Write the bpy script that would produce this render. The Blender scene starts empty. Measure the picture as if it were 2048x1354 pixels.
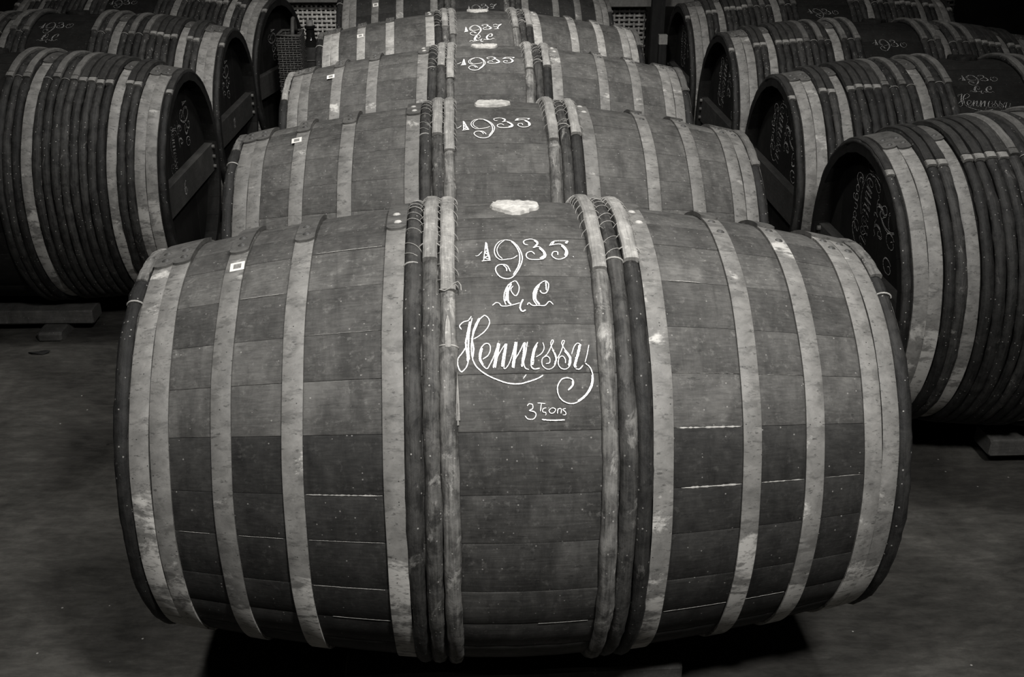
import bpy, math, random
import numpy as np
from mathutils import Matrix, Vector
S = bpy.context.scene
COL = S.collection
PI = math.pi
R = math.radians
rng = random.Random(7)
nrg = np.random.RandomState(11)

# ------------------------------------------------------------------ camera, world, lights, exposure
FLOOR = 0.545                       # height of the cask axes above the floor
cam_d = bpy.data.cameras.new('camera')
cam = bpy.data.objects.new('camera', cam_d)
COL.objects.link(cam)
PITCH, ROLL = 0.4586, -0.0031
fw = Vector((0, math.cos(PITCH), -math.sin(PITCH)))
u0 = Vector((0, math.sin(PITCH), math.cos(PITCH)))
r0 = Vector((1, 0, 0))
rt = r0 * math.cos(ROLL) + u0 * math.sin(ROLL)
up = u0 * math.cos(ROLL) - r0 * math.sin(ROLL)
cam.matrix_world = Matrix(((rt.x, up.x, -fw.x, 0), (rt.y, up.y, -fw.y, 0), (rt.z, up.z, -fw.z, 1.0982 + FLOOR), (0, 0, 0, 1)))
cam_d.sensor_width = 36
cam_d.lens = 2150.8 * 36 / 2048
cam_d.shift_x = 7.41 / 2048
cam_d.shift_y = 77.08 / 2048
cam_d.clip_start = 0.05
S.camera = cam

W = bpy.data.worlds.new('cellar_dark')
S.world = W
W.use_nodes = True
W.node_tree.nodes['Background'].inputs[0].default_value = (1, 0.97, 0.93, 1)
W.node_tree.nodes['Background'].inputs[1].default_value = 0.004

def lamp(name, loc, target, power, size, spread=180):
    d = bpy.data.lights.new(name, 'AREA')
    d.shape = 'DISK'
    d.size = size
    d.energy = power
    d.color = (1, 0.985, 0.965)
    d.spread = R(spread)
    o = bpy.data.objects.new(name, d)
    COL.objects.link(o)
    o.location = loc
    o.rotation_euler = (Vector(target) - Vector(loc)).to_track_quat('-Z', 'Y').to_euler()
    return o

lamp('cellar_lamp', (0.75, 0.0, 2.95), (0.1, 2.0, 0.5), 18.5, 0.28, 78)
lamp('cellar_lamp', (-0.7, 0.2, 2.95), (-0.05, 2.1, 0.5), 5.5, 0.35, 74)
lamp('cellar_lamp', (0.95, 2.6, 3.2), (0.6, 3.5, 0.0), 21, 0.30, 140)
lamp('cellar_lamp', (-0.85, 2.8, 3.2), (-0.8, 3.6, 0.0), 22, 0.30, 140)
lamp('cellar_lamp', (-0.1, 3.1, 3.2), (-0.15, 5.3, 0.6), 16, 0.30, 80)

VS = S.view_settings
VS.view_transform = 'Standard'
VS.look = 'None'
VS.gamma = 1
VS.use_curve_mapping = False
VS.exposure = 0.0

# ------------------------------------------------------------------ materials
def g(v, w=1.0):
    return (v, v * (1 - 0.026 * w), v * (1 - 0.085 * w), 1)

class NT:
    def __init__(s, name):
        s.m = bpy.data.materials.new(name)
        s.m.use_nodes = True
        s.t = s.m.node_tree
        s.t.nodes.clear()
        s.out = s.n('ShaderNodeOutputMaterial')
        s.b = s.n('ShaderNodeBsdfPrincipled')
        s.l(s.b.outputs[0], s.out.inputs[0])
        tc = s.n('ShaderNodeTexCoord')
        oi = s.n('ShaderNodeObjectInfo')
        s.rand = oi.outputs['Random']
        mul = s.n('ShaderNodeVectorMath', operation='SCALE')
        mul.inputs[0].default_value = (17.3, 9.1, 23.7)
        s.l(s.rand, mul.inputs['Scale'])
        add = s.n('ShaderNodeVectorMath', operation='ADD')
        s.l(tc.outputs['Object'], add.inputs[0])
        s.l(mul.outputs[0], add.inputs[1])
        s.obj = tc.outputs['Object']
        s.v = add.outputs[0]
    def n(s, typ, **kw):
        nd = s.t.nodes.new(typ)
        for k, v in kw.items():
            setattr(nd, k, v)
        return nd
    def l(s, a, b):
        s.t.links.new(a, b)
    def vec(s, sc):
        m = s.n('ShaderNodeVectorMath', operation='MULTIPLY')
        s.l(s.v, m.inputs[0])
        m.inputs[1].default_value = sc
        return m.outputs[0]
    def noise(s, sc=(1, 1, 1), scale=5, detail=5, rough=0.6, dist=0):
        nd = s.n('ShaderNodeTexNoise')
        s.l(s.vec(sc), nd.inputs['Vector'])
        nd.inputs['Scale'].default_value = scale
        nd.inputs['Detail'].default_value = detail
        nd.inputs['Roughness'].default_value = rough
        nd.inputs['Distortion'].default_value = dist
        return nd.outputs['Fac']
    def ramp(s, f, stops):
        nd = s.n('ShaderNodeValToRGB')
        e = nd.color_ramp.elements
        while len(e) < len(stops):
            e.new(0.5)
        for el, (p, c) in zip(e, stops):
            el.position = p
            el.color = c if isinstance(c, tuple) else (c, c, c, 1)
        s.l(f, nd.inputs[0])
        return nd.outputs[0]
    def mix(s, f, a, b, mode='MIX'):
        nd = s.n('ShaderNodeMix', data_type='RGBA', blend_type=mode)
        for sock, v in ((nd.inputs[0], f), (nd.inputs[6], a), (nd.inputs[7], b)):
            if isinstance(v, (int, float)):
                sock.default_value = v
            elif isinstance(v, tuple):
                sock.default_value = v
            else:
                s.l(v, sock)
        return nd.outputs[2]
    def math(s, op, a, b=0.0, c=None):
        nd = s.n('ShaderNodeMath', operation=op)
        for i, v in enumerate((a, b) if c is None else (a, b, c)):
            if isinstance(v, (int, float)):
                nd.inputs[i].default_value = v
            else:
                s.l(v, nd.inputs[i])
        return nd.outputs[0]
    def specks(s, scale, size, keep):
        nd = s.n('ShaderNodeTexVoronoi')
        s.l(s.v, nd.inputs['Vector'])
        nd.inputs['Scale'].default_value = scale
        near = s.math('LESS_THAN', nd.outputs['Distance'], size)
        sep = s.n('ShaderNodeSeparateColor')
        s.l(nd.outputs['Color'], sep.inputs[0])
        return s.math('MULTIPLY', near, s.math('GREATER_THAN', sep.outputs[0], keep))
    def bump(s, h, strength, dist=0.002):
        nd = s.n('ShaderNodeBump')
        nd.inputs['Strength'].default_value = strength
        nd.inputs['Distance'].default_value = dist
        s.l(h, nd.inputs['Height'])
        s.l(nd.outputs[0], s.b.inputs['Normal'])
    def done(s, col, rough=0.8, spec=0.2):
        if isinstance(col, tuple):
            s.b.inputs['Base Color'].default_value = col
        else:
            s.l(col, s.b.inputs['Base Color'])
        s.b.inputs['Roughness'].default_value = rough
        s.b.inputs['Specular IOR Level'].default_value = spec
        return s.m

def wood_mat(name, lo, hi, grain=(10, 150, 150), bl=4.5, speck=0.3, tone=0.45, rough=0.75, gs=0.6, spec=0.25, damp=False):
    k = NT(name)
    blot = k.noise((1, 1, 1), bl, 7, 0.68, 0.4)
    mid = k.noise((1.5, 0.8, 0.8), 19, 6, 0.7, 0.3)
    gr = k.noise(grain, 1.6, 5, 0.65)
    f = k.math('ADD', k.math('MULTIPLY', blot, 0.42), k.math('ADD', k.math('MULTIPLY', gr, 0.26), k.math('MULTIPLY', mid, 0.32)))
    c = k.ramp(f, [(0.38, g(lo)), (0.5, g(lo * 0.55 + hi * 0.45)), (0.61, g(hi))])
    # drips and damp stains running round the cask
    st = k.noise((grain[0] * 2.2, 3.2, 3.2), 1.0, 5, 0.68, 0.5)
    c = k.mix(k.ramp(st, [(0.52, 0.0), (0.7, gs * 0.8)]), c, g(lo * 0.6))
    mu = k.noise((1, 1, 1), 75, 5, 0.72)
    c = k.mix(k.ramp(mu, [(0.56, 0.0), (0.72, 0.6)]), c, g(hi * 1.5))
    dk = k.noise((0.6, 1.6, 1.6), 60, 4, 0.7)
    c = k.mix(k.ramp(dk, [(0.62, 0.0), (0.72, 0.55)]), c, g(lo * 0.4))
    tn = k.math('MULTIPLY_ADD', k.rand, tone, 1 - tone * 0.5)
    cm = k.n('ShaderNodeCombineColor')
    for i in range(3):
        k.l(tn, cm.inputs[i])
    c = k.mix(1.0, c, cm.outputs[0], 'MULTIPLY')
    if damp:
        # the ends of the lower staves, darker than the belly between the chestnut hoops
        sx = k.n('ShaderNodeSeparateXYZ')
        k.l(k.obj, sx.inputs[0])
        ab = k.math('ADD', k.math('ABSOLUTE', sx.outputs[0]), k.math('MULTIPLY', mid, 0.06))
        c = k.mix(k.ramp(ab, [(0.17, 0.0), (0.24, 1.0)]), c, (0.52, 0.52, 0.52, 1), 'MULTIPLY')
    if speck:
        c = k.mix(k.math('MULTIPLY', k.specks(120, 0.17, 0.93), speck), c, g(0.5))
        c = k.mix(k.math('MULTIPLY', k.specks(61, 0.05, 0.93), speck * 1.5), c, g(0.5))
    k.bump(f, 0.4, 0.002)
    return k.done(c, rough, spec)

def hoop_mat(name, base, mould):
    k = NT(name)
    a = k.noise((1, 1, 1), 26, 7, 0.68, 0.3)
    c = k.ramp(a, [(0.35, g(base * 0.7)), (0.52, g(base)), (0.68, g(base * 1.3))])
    m = k.noise((0.7, 1, 1), 9, 6, 0.66, 0.4)
    # lime bloom, thicker on the underside of the hoop where it sits in the damp
    sx = k.n('ShaderNodeSeparateXYZ')
    k.l(k.obj, sx.inputs[0])
    mr = k.n('ShaderNodeMapRange')
    k.l(sx.outputs[2], mr.inputs[0])
    for i_, v_ in ((1, 0.12), (2, -0.16), (3, -0.055), (4, 0.18)):
        mr.inputs[i_].default_value = v_
    m = k.math('ADD', m, mr.outputs[0])
    c = k.mix(k.ramp(m, [(0.56, 0.0), (0.62, 0.8)]), c, g(mould))
    d = k.noise((0.5, 1.3, 1.3), 34, 6, 0.7, 0.3)
    c = k.mix(k.ramp(d, [(0.53, 0.0), (0.62, 0.75)]), c, g(base * 0.52))
    d2 = k.noise((0.45, 1.2, 1.2), 120, 4, 0.7)
    c = k.mix(k.ramp(d2, [(0.58, 0.0), (0.67, 0.8)]), c, g(base * 0.28))
    c = k.mix(k.specks(110, 0.13, 0.86), c, g(base * 0.2))
    tn = k.math('MULTIPLY_ADD', k.rand, 0.3, 0.85)
    cm = k.n('ShaderNodeCombineColor')
    for i in range(3):
        k.l(tn, cm.inputs[i])
    c = k.mix(1.0, c, cm.outputs[0], 'MULTIPLY')
    k.bump(k.math('ADD', a, d), 0.35, 0.0015)
    return k.done(c, 0.62, 0.3)

def bark_mat(name, lo, hi, patch, amount=0.62, rough=0.7):
    k = NT(name)
    a = k.noise((1, 1, 1), 24, 7, 0.7, 0.3)
    f = k.noise((130, 8, 8), 1.5, 4, 0.65)
    s = k.math('ADD', k.math('MULTIPLY', a, 0.6), k.math('MULTIPLY', f, 0.4))
    c = k.ramp(s, [(0.4, g(lo)), (0.6, g(hi))])
    dk = k.noise((1.2, 0.8, 0.8), 33, 5, 0.7, 0.4)
    c = k.mix(k.ramp(dk, [(0.56, 0.0), (0.66, 0.7)]), c, g(lo * 0.5))
    p = k.noise((1.4, 0.7, 0.7), 19, 6, 0.72, 0.5)
    c = k.mix(k.ramp(p, [(amount, 0.0), (amount + 0.1, 0.8)]), c, g(patch))
    c = k.mix(k.math('MULTIPLY', k.specks(130, 0.2, 0.86), 0.55), c, g(0.4))
    tn = k.math('MULTIPLY_ADD', k.rand, 0.7, 0.65)
    cm = k.n('ShaderNodeCombineColor')
    for i in range(3):
        k.l(tn, cm.inputs[i])
    c = k.mix(1.0, c, cm.outputs[0], 'MULTIPLY')
    k.bump(k.math('ADD', s, p), 0.6, 0.004)
    return k.done(c, rough, 0.3)

def plain_mat(name, v, rough=0.8, nz=0.3, scale=20, spec=0.2, bump=0.2):
    k = NT(name)
    a = k.noise((1, 1, 1), scale, 5, 0.65)
    c = k.ramp(a, [(0.3, g(v * (1 - nz))), (0.7, g(v * (1 + nz)))])
    if bump:
        k.bump(a, bump, 0.002)
    return k.done(c, rough, spec)

M = {}
M['stave'] = wood_mat('weathered_oak', 0.030, 0.118, tone=0.35)
M['stave_damp'] = wood_mat('dark_lower_oak', 0.014, 0.078, tone=0.3, damp=True)  # darker oak for the lower staves, darkest towards their ends
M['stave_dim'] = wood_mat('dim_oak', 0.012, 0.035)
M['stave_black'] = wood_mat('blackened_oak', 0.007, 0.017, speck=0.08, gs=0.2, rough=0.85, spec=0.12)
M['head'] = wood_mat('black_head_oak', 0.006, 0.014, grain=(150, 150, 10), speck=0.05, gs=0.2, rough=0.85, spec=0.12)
M['head_bar'] = wood_mat('dark_bar_oak', 0.02, 0.05, grain=(150, 10, 150), speck=0.1, rough=0.75)
M['hoop'] = hoop_mat('galvanised_hoop', 0.175, 0.52)
M['hoop_pale'] = hoop_mat('pale_hoop', 0.30, 0.48)
M['lap'] = hoop_mat('oxidised_lap', 0.10, 0.16)
M['lap_side'] = hoop_mat('dull_oxidised_lap', 0.08, 0.12)
M['hoop_side'] = hoop_mat('dulled_hoop', 0.18, 0.42)
M['bark_dark'] = bark_mat('dark_chestnut_bark', 0.010, 0.042, 0.17, 0.62)
M['bark_black'] = bark_mat('black_chestnut_bark', 0.006, 0.024, 0.14, 0.64)
M['bark_mid'] = bark_mat('brown_chestnut_bark', 0.022, 0.10, 0.27, 0.58)
M['bark_light'] = bark_mat('peeled_chestnut', 0.045, 0.18, 0.34, 0.56)
M['bark_side'] = bark_mat('old_chestnut_bark', 0.006, 0.030, 0.17, 0.62)
M['split'] = wood_mat('split_chestnut', 0.12, 0.36, grain=(160, 14, 14), bl=14, speck=0.1, tone=0.3)
M['split_side'] = wood_mat('old_split_chestnut', 0.055, 0.14, grain=(160, 14, 14), bl=14, speck=0.1, tone=0.5)
M['split_dark'] = wood_mat('dark_split_chestnut', 0.014, 0.042, grain=(160, 14, 14), bl=14, speck=0.1, tone=0.4)
M['cut'] = plain_mat('cut_wood', 0.19, 0.8, 0.3, 60)
M['tie'] = plain_mat('osier_tie', 0.33, 0.6, 0.3, 80)
M['rivet'] = plain_mat('iron_rivet', 0.05, 0.5, 0.4, 60, 0.5)
M['rivet_pale'] = plain_mat('pale_rivet', 0.4, 0.5, 0.3, 60, 0.5)
M['plaster'] = plain_mat('bung_plaster', 0.47, 0.85, 0.4, 55, 0.1, 0.6)
M['paper'] = plain_mat('white_paper', 0.72, 0.8, 0.06, 40, 0.1, 0.0)
M['print'] = plain_mat('grey_print', 0.22, 0.8, 0.45, 420, 0.1, 0.0)
M['filler'] = plain_mat('chalky_joint', 0.36, 0.9, 0.35, 90, 0.1, 0.3)
M['beam'] = wood_mat('dusty_beam', 0.04, 0.10, grain=(8, 110, 110), tone=0.2)
M['dark_timber'] = wood_mat('dark_timber', 0.006, 0.014, grain=(30, 30, 4), speck=0, tone=0.1)
M['rail'] = wood_mat('brown_rail', 0.10, 0.2, speck=0.1, tone=0.1)
M['wicker'] = plain_mat('pale_wicker', 0.55, 0.6, 0.45, 30, 0.35)
M['wicker_mid'] = plain_mat('grey_wicker', 0.24, 0.6, 0.45, 30, 0.3)
M['jacket'] = plain_mat('dark_wicker_jacket', 0.022, 0.7, 0.4, 40, 0.2)
M['wicker_dark'] = plain_mat('brown_wicker', 0.06, 0.7, 0.4, 30, 0.2)
M['plasterwall'] = plain_mat('sooty_wall', 0.02, 0.95, 0.4, 3, 0.05)

def chalk_mat(name, v, lo, hi, scale=330):
    k = NT(name)
    a = k.noise((1, 1, 1), scale, 3, 0.7)
    b = k.noise((1, 1, 1), 60, 3, 0.6)
    f = k.ramp(k.math('ADD', k.math('MULTIPLY', a, 0.75), k.math('MULTIPLY', b, 0.25)), [(lo, 0.0), (hi, 1.0)])
    tr = k.n('ShaderNodeBsdfTransparent')
    mx = k.n('ShaderNodeMixShader')
    k.l(f, mx.inputs[0])
    k.l(tr.outputs[0], mx.inputs[1])
    k.l(k.b.outputs[0], mx.inputs[2])
    k.l(mx.outputs[0], k.out.inputs[0])
    return k.done(g(v, 0.5), 0.95, 0.05)
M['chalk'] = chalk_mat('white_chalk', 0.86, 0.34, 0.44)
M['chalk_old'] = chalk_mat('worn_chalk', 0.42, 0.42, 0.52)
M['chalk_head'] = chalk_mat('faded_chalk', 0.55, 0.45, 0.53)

k = NT('glass_dark')
k.b.inputs['Transmission Weight'].default_value = 0.3
M['glass'] = k.done(g(0.012), 0.08, 0.5)

k = NT('worn_floor')
a = k.noise((1, 1, 1), 2.2, 8, 0.7, 0.5)
b = k.noise((1, 3, 1), 14, 6, 0.7, 0.3)
f = k.math('ADD', k.math('MULTIPLY', a, 0.6), k.math('MULTIPLY', b, 0.4))
c = k.ramp(f, [(0.38, g(0.024, 1.6)), (0.52, g(0.052, 1.6)), (0.64, g(0.09, 1.6))])
sc = k.noise((1, 3, 1), 4, 7, 0.72, 1.0)
c = k.mix(k.ramp(sc, [(0.6, 0.0), (0.72, 0.5)]), c, g(0.085))
c = k.mix(k.math('MULTIPLY', k.specks(17, 0.045, 0.7), 0.7), c, g(0.4))
c = k.mix(k.math('MULTIPLY', k.specks(9, 0.05, 0.8), 0.7), c, g(0.008))
k.bump(f, 0.5, 0.006)
M['floor'] = k.done(c, 0.85, 0.15)

# ------------------------------------------------------------------ mesh helpers
def mesh(name, v, f, mat, smooth=False, mats=None, fm=None):
    me = bpy.data.meshes.new(name)
    me.from_pydata([tuple(map(float, p)) for p in v], [], f)
    me.materials.append(mat)
    for m in mats or []:
        me.materials.append(m)
    if fm:
        me.polygons.foreach_set('material_index', fm)
    if smooth:
        me.polygons.foreach_set('use_smooth', [True] * len(me.polygons))
        if smooth != 'all':
            me.set_sharp_from_angle(angle=R(smooth if isinstance(smooth, (int, float)) and smooth > 1 else 40))
    me.update()
    return me

def put(name, me, parent=None, loc=(0, 0, 0), rot=(0, 0, 0), mat=None, kind=None, label=None):
    o = bpy.data.objects.new(name, me)
    COL.objects.link(o)
    o.parent = parent
    o.location = loc
    o.rotation_euler = rot
    if mat:
        o.material_slots[0].link = 'OBJECT'
        o.material_slots[0].material = mat
    if kind:
        o['kind'] = kind
    if label:
        o['label'] = label
    return o

def thing(name, label, cat, loc, rot=(0, 0, 0), group=None):
    o = bpy.data.objects.new(name, None)
    COL.objects.link(o)
    o.location = loc
    o.rotation_euler = rot
    o['label'] = label
    o['category'] = cat
    if group:
        o['group'] = group
    return o

class MB:
    def __init__(s):
        s.v, s.f = [], []
    def add(s, v, f):
        n = len(s.v)
        s.v += [tuple(p) for p in v]
        s.f += [tuple(i + n for i in q) for q in f]
    def box(s, x0, x1, y0, y1, z0, z1, jit=0.0, bev=0.0, seg=1):
        if bev:
            ys = [(y0 + bev, z0), (y1 - bev, z0), (y1, z0 + bev), (y1, z1 - bev), (y1 - bev, z1), (y0 + bev, z1), (y0, z1 - bev), (y0, z0 + bev)]
            xs = np.linspace(x0, x1, seg + 1)
            rings = []
            cy, cz = (y0 + y1) / 2, (z0 + z1) / 2
            for x, k in [(x0, 1 - bev * 2 / (y1 - y0))] + [(x, 1) for x in ([x0 + bev] + list(xs[1:-1]) + [x1 - bev])] + [(x1, 1 - bev * 2 / (y1 - y0))]:
                rings.append([(x, cy + (y - cy) * k + rng.uniform(-jit, jit), cz + (z - cz) * k + rng.uniform(-jit, jit)) for y, z in ys])
            s.loft(rings)
            return s
        v = [(x, y, z) for x in (x0, x1) for y in (y0, y1) for z in (z0, z1)]
        v = [(a + rng.uniform(-jit, jit), b + rng.uniform(-jit, jit), c + rng.uniform(-jit, jit)) for a, b, c in v]
        s.add(v, [(0, 1, 3, 2), (4, 6, 7, 5), (0, 4, 5, 1), (2, 3, 7, 6), (0, 2, 6, 4), (1, 5, 7, 3)])
        return s
    def loft(s, rings, closed=False, caps=True):
        n = len(rings[0])
        m = len(rings)
        v = [p for r_ in rings for p in r_]
        f = []
        for i in range(m if closed else m - 1):
            j = (i + 1) % m
            for a_ in range(n):
                b_ = (a_ + 1) % n
                f.append((i * n + a_, i * n + b_, j * n + b_, j * n + a_))
        if caps and not closed:
            f.append(tuple(range(n - 1, -1, -1)))
            f.append(tuple((m - 1) * n + i for i in range(n)))
        s.add(v, f)
        return s
    def tube(s, pts, rad, sec=6, closed=False, taper=None):
        P = [Vector(p) for p in pts]
        rings = []
        n = len(P)
        ref = None
        for i, p in enumerate(P):
            a_ = P[(i - 1) % n] if (closed or i > 0) else P[i]
            b_ = P[(i + 1) % n] if (closed or i < n - 1) else P[i]
            t = (b_ - a_).normalized()
            if ref is None:
                ref = t.orthogonal().normalized()
            ref = (ref - t * ref.dot(t)).normalized()
            bi = t.cross(ref)
            rr = rad if taper is None else rad * taper(i / max(1, n - 1))
            rings.append([tuple(p + ref * rr * math.cos(2 * PI * k_ / sec) + bi * rr * math.sin(2 * PI * k_ / sec)) for k_ in range(sec)])
        return s.loft(rings, closed)
    def build(s, name, mat, parent=None, smooth=False, **kw):
        return put(name, mesh(name, s.v, s.f, mat, smooth), parent, **kw)

# ------------------------------------------------------------------ the room
def struct(name, mb, mat):
    o = mb.build(name, mat)
    o['kind'] = 'structure'
    return o
X0, X1, Y0, Y1, HC = -4.6, 4.6, -3.0, 8.6, 3.4
struct('floor', MB().box(X0, X1, Y0, Y1, -0.1, 0), M['floor'])
struct('ceiling', MB().box(X0, X1, Y0, Y1, HC, HC + 0.1), M['plasterwall'])
struct('wall_back', MB().box(X0, X1, Y1, Y1 + 0.1, 0, HC), M['plasterwall'])
struct('wall_front', MB().box(X0, X1, Y0 - 0.1, Y0, 0, HC), M['plasterwall'])
struct('wall_left', MB().box(X0 - 0.1, X0, Y0, Y1, 0, HC), M['plasterwall'])
struct('wall_right', MB().box(X1, X1 + 0.1, Y0, Y1, 0, HC), M['plasterwall'])

# ------------------------------------------------------------------ cask geometry
EXP = 1.7
class Shape:
    def __init__(s, R_, r_, hl):
        s.R, s.r, s.hl = R_, r_, hl
    def rad(s, x):
        u = math.sqrt((x / s.hl) ** 2 + 0.01)
        k = 1.01 ** (EXP / 2) - 0.1 ** EXP
        return s.R - (s.R - s.r) * (u ** EXP - 0.1 ** EXP) / k
    def p(s, x, th, off=0.0):
        q = s.rad(x) + off
        return (x, q * math.cos(th), q * math.sin(th))
MAIN = Shape(0.4675, 0.3716, 0.70)
SIDE = Shape(0.4455, 0.3837, 0.6755)

# stave joints, in degrees round the axis (90 = top, 180 = towards the aisle end of the cellar)
JOINTS = [81, 93, 103.5, 116.5, 129, 140, 152, 165.2, 176.2, 189.2, 200.4]
JOINTS += [200.4 + (441 - 200.4) * i / 20 for i in range(1, 20)]
CACHE = {}
def cached(key, fn):
    if key not in CACHE:
        CACHE[key] = fn()
    return CACHE[key]

def stave_meshes(sh, key, mat):
    out = []
    for i, a in enumerate(JOINTS):
        b = JOINTS[(i + 1) % len(JOINTS)] + (360 if i == len(JOINTS) - 1 else 0)
        gap = 0.0004 / sh.R
        t0, t1 = R(a) + gap, R(b) - gap
        off = rng.uniform(-0.0008, 0.0004)
        rings = []
        for x in np.linspace(-sh.hl, sh.hl, 19):
            e = -0.0009
            rings.append([sh.p(x, t0, off + e), sh.p(x, t0 + 0.006, off), sh.p(x, (t0 + t1) / 2, off), sh.p(x, t1 - 0.006, off), sh.p(x, t1, off + e), sh.p(x, t1, -0.028), sh.p(x, t0, -0.028)])
        m = MB().loft(rings)
        out.append(mesh('stave_' + key, m.v, m.f, mat, 30))
    return out

def band(sh, x0, x1, o0, o1, seg=128):
    v, f = [], []
    for i in range(seg):
        t = 2 * PI * i / seg
        w = 0.0007 * math.sin(3 * t + x0 * 90) + 0.0005 * math.sin(11 * t + x1 * 70)
        for x, o in ((x0 + w, o0), (x0 + w, o1 - 0.0006), (x0 + w + 0.001, o1), (x1 + w - 0.001, o1), (x1 + w, o1 - 0.0006), (x1 + w, o0)):
            v.append(sh.p(x, t, o))
    for i in range(seg):
        j = (i + 1) % seg
        for k_ in range(6):
            l = (k_ + 1) % 6
            f.append((i * 6 + k_, i * 6 + l, j * 6 + l, j * 6 + k_))
    return v, f

def lap_plate(sh, x0, x1, t0, t1, o0, o1):
    rings = []
    n = 12
    d = 1 if t1 > t0 else -1
    ts = [t0 + (t1 - t0) * i / n for i in range(n + 1)] + [t1 + d * 0.6, t1 + d * 1.0]
    for i, t in enumerate(ts):
        ins = 0.0 if i <= n else (0.004 if i == n + 1 else 0.010)
        rings.append([sh.p(x, R(t), o) for x, o in ((x0 + ins, o0), (x0 + ins, o1), (x1 - ins, o1), (x1 - ins, o0))])
    m = MB().loft(rings)
    return m

def dome(sh, x, t, o, rx, ry, h):
    v = [sh.p(x, R(t), o + h)]
    f = []
    q = sh.rad(x)
    for k_, (s_, hh) in enumerate(((0.6, 0.75), (1, 0.0), (1, -0.8))):
        for i in range(8):
            a = 2 * PI * i / 8
            v.append(sh.p(x + rx * s_ * math.cos(a), R(t) + ry * s_ * math.sin(a) / q, o + h * hh))
    for i in range(8):
        j = (i + 1) % 8
        f.append((0, 1 + i, 1 + j))
        f.append((1 + i, 9 + i, 9 + j, 1 + j))
        f.append((9 + i, 17 + i, 17 + j, 9 + j))
    return v, f

def rod_mesh(sh, x0, rr, off, seed, mat, rough=1.0):
    flat = 0.84 if sh is MAIN else 0.72
    q = np.random.RandomState(seed)
    seg, sec = 150, 10
    ph = q.rand(8) * 6.28
    knots = [(q.rand() * 2 * PI, 0.0012 + 0.0022 * q.rand()) for _ in range(7)]
    rings = []
    for i in range(seg):
        t = 2 * PI * i / seg
        k_ = 1 + rough * (0.05 * math.sin(3 * t + ph[0]) + 0.045 * math.sin(7 * t + ph[1]) + 0.03 * math.sin(17 * t + ph[2]) + 0.03 * math.sin(31 * t + ph[5]))
        dx = rough * (0.0012 * math.sin(2 * t + ph[3]) + 0.0009 * math.sin(9 * t + ph[4]))
        bumpy = sum(h * math.exp(-((math.atan2(math.sin(t - c_), math.cos(t - c_))) / 0.035) ** 2) for c_, h in knots) * rough
        base = sh.rad(x0) + off
        ring = []
        for j in range(sec):
            a = 2 * PI * j / sec
            rad = rr * k_ * (1 + 0.05 * rough * q.randn() * 0.6) + bumpy
            rho = base + rad * math.cos(a) * flat
            ring.append((x0 + dx + rad * math.sin(a), rho * math.cos(t), rho * math.sin(t)))
        rings.append(ring)
    m = MB().loft(rings, closed=True)
    return mesh('rod', m.v, m.f, mat, 'all')

def rod_lap(sh, x0, rr, off, t0, t1, hw, h, seg=26):
    base = sh.rad(x0) + off + rr * (0.84 if sh is MAIN else 0.72)
    rings = []
    for i in range(seg + 1):
        u = i / seg
        t = R(t0 + (t1 - t0) * u)
        hh = h * min(1, 0.15 + u * 2.5)
        w = hw * (1 + 0.05 * math.sin(i * 1.7 + x0 * 40))
        jx = 0.0006 * math.sin(i * 0.9 + x0 * 77)
        ring = []
        for dx, dr in ((-w, -0.007), (-w, hh - 0.004), (-w * 0.72, hh - 0.0008), (0, hh), (w * 0.72, hh - 0.0008), (w, hh - 0.004), (w, -0.007)):
            rho = base + dr
            ring.append((x0 + jx + dx, rho * math.cos(t), rho * math.sin(t)))
        rings.append(ring)
    return MB().loft(rings)

def over_rod(mb, sh, x0, rc, rad, t, slant, wire, sec=5, lift=0.0):
    pts = []
    for i in range(11):
        a = R(-100 + 200 * i / 10)
        tt = R(t + slant * (i / 10 - 0.5))
        rho = rc + rad * math.cos(a) * 0.84 + (lift if abs(a) < 1.0 else 0)
        pts.append((x0 + rad * math.sin(a) * 1.02, rho * math.cos(tt), rho * math.sin(tt)))
    mb.tube(pts, wire, sec)

def head_boards(sh, s, n):
    rh = sh.rad(sh.hl - 0.05) - 0.027
    xa, xb = s * (sh.hl - 0.05), s * (sh.hl - 0.072)
    out = []
    w = 2 * rh / n
    for i in range(n):
        a, b = -rh + i * w + 0.0008, -rh + (i + 1) * w - 0.0008
        ys = np.linspace(a, b, 5)
        hz = [math.sqrt(max(0, rh * rh - y * y)) for y in ys]
        poly = [(y, z) for y, z in zip(ys, hz)] + [(y, -z) for y, z in zip(ys[::-1], hz[::-1])]
        dx = rng.uniform(-0.001, 0.001)
        rings = [[(xa + dx, y, z) for y, z in poly], [(xb + dx, y, z) for y, z in poly]]
        out.append(MB().loft(rings))
    return out

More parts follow.
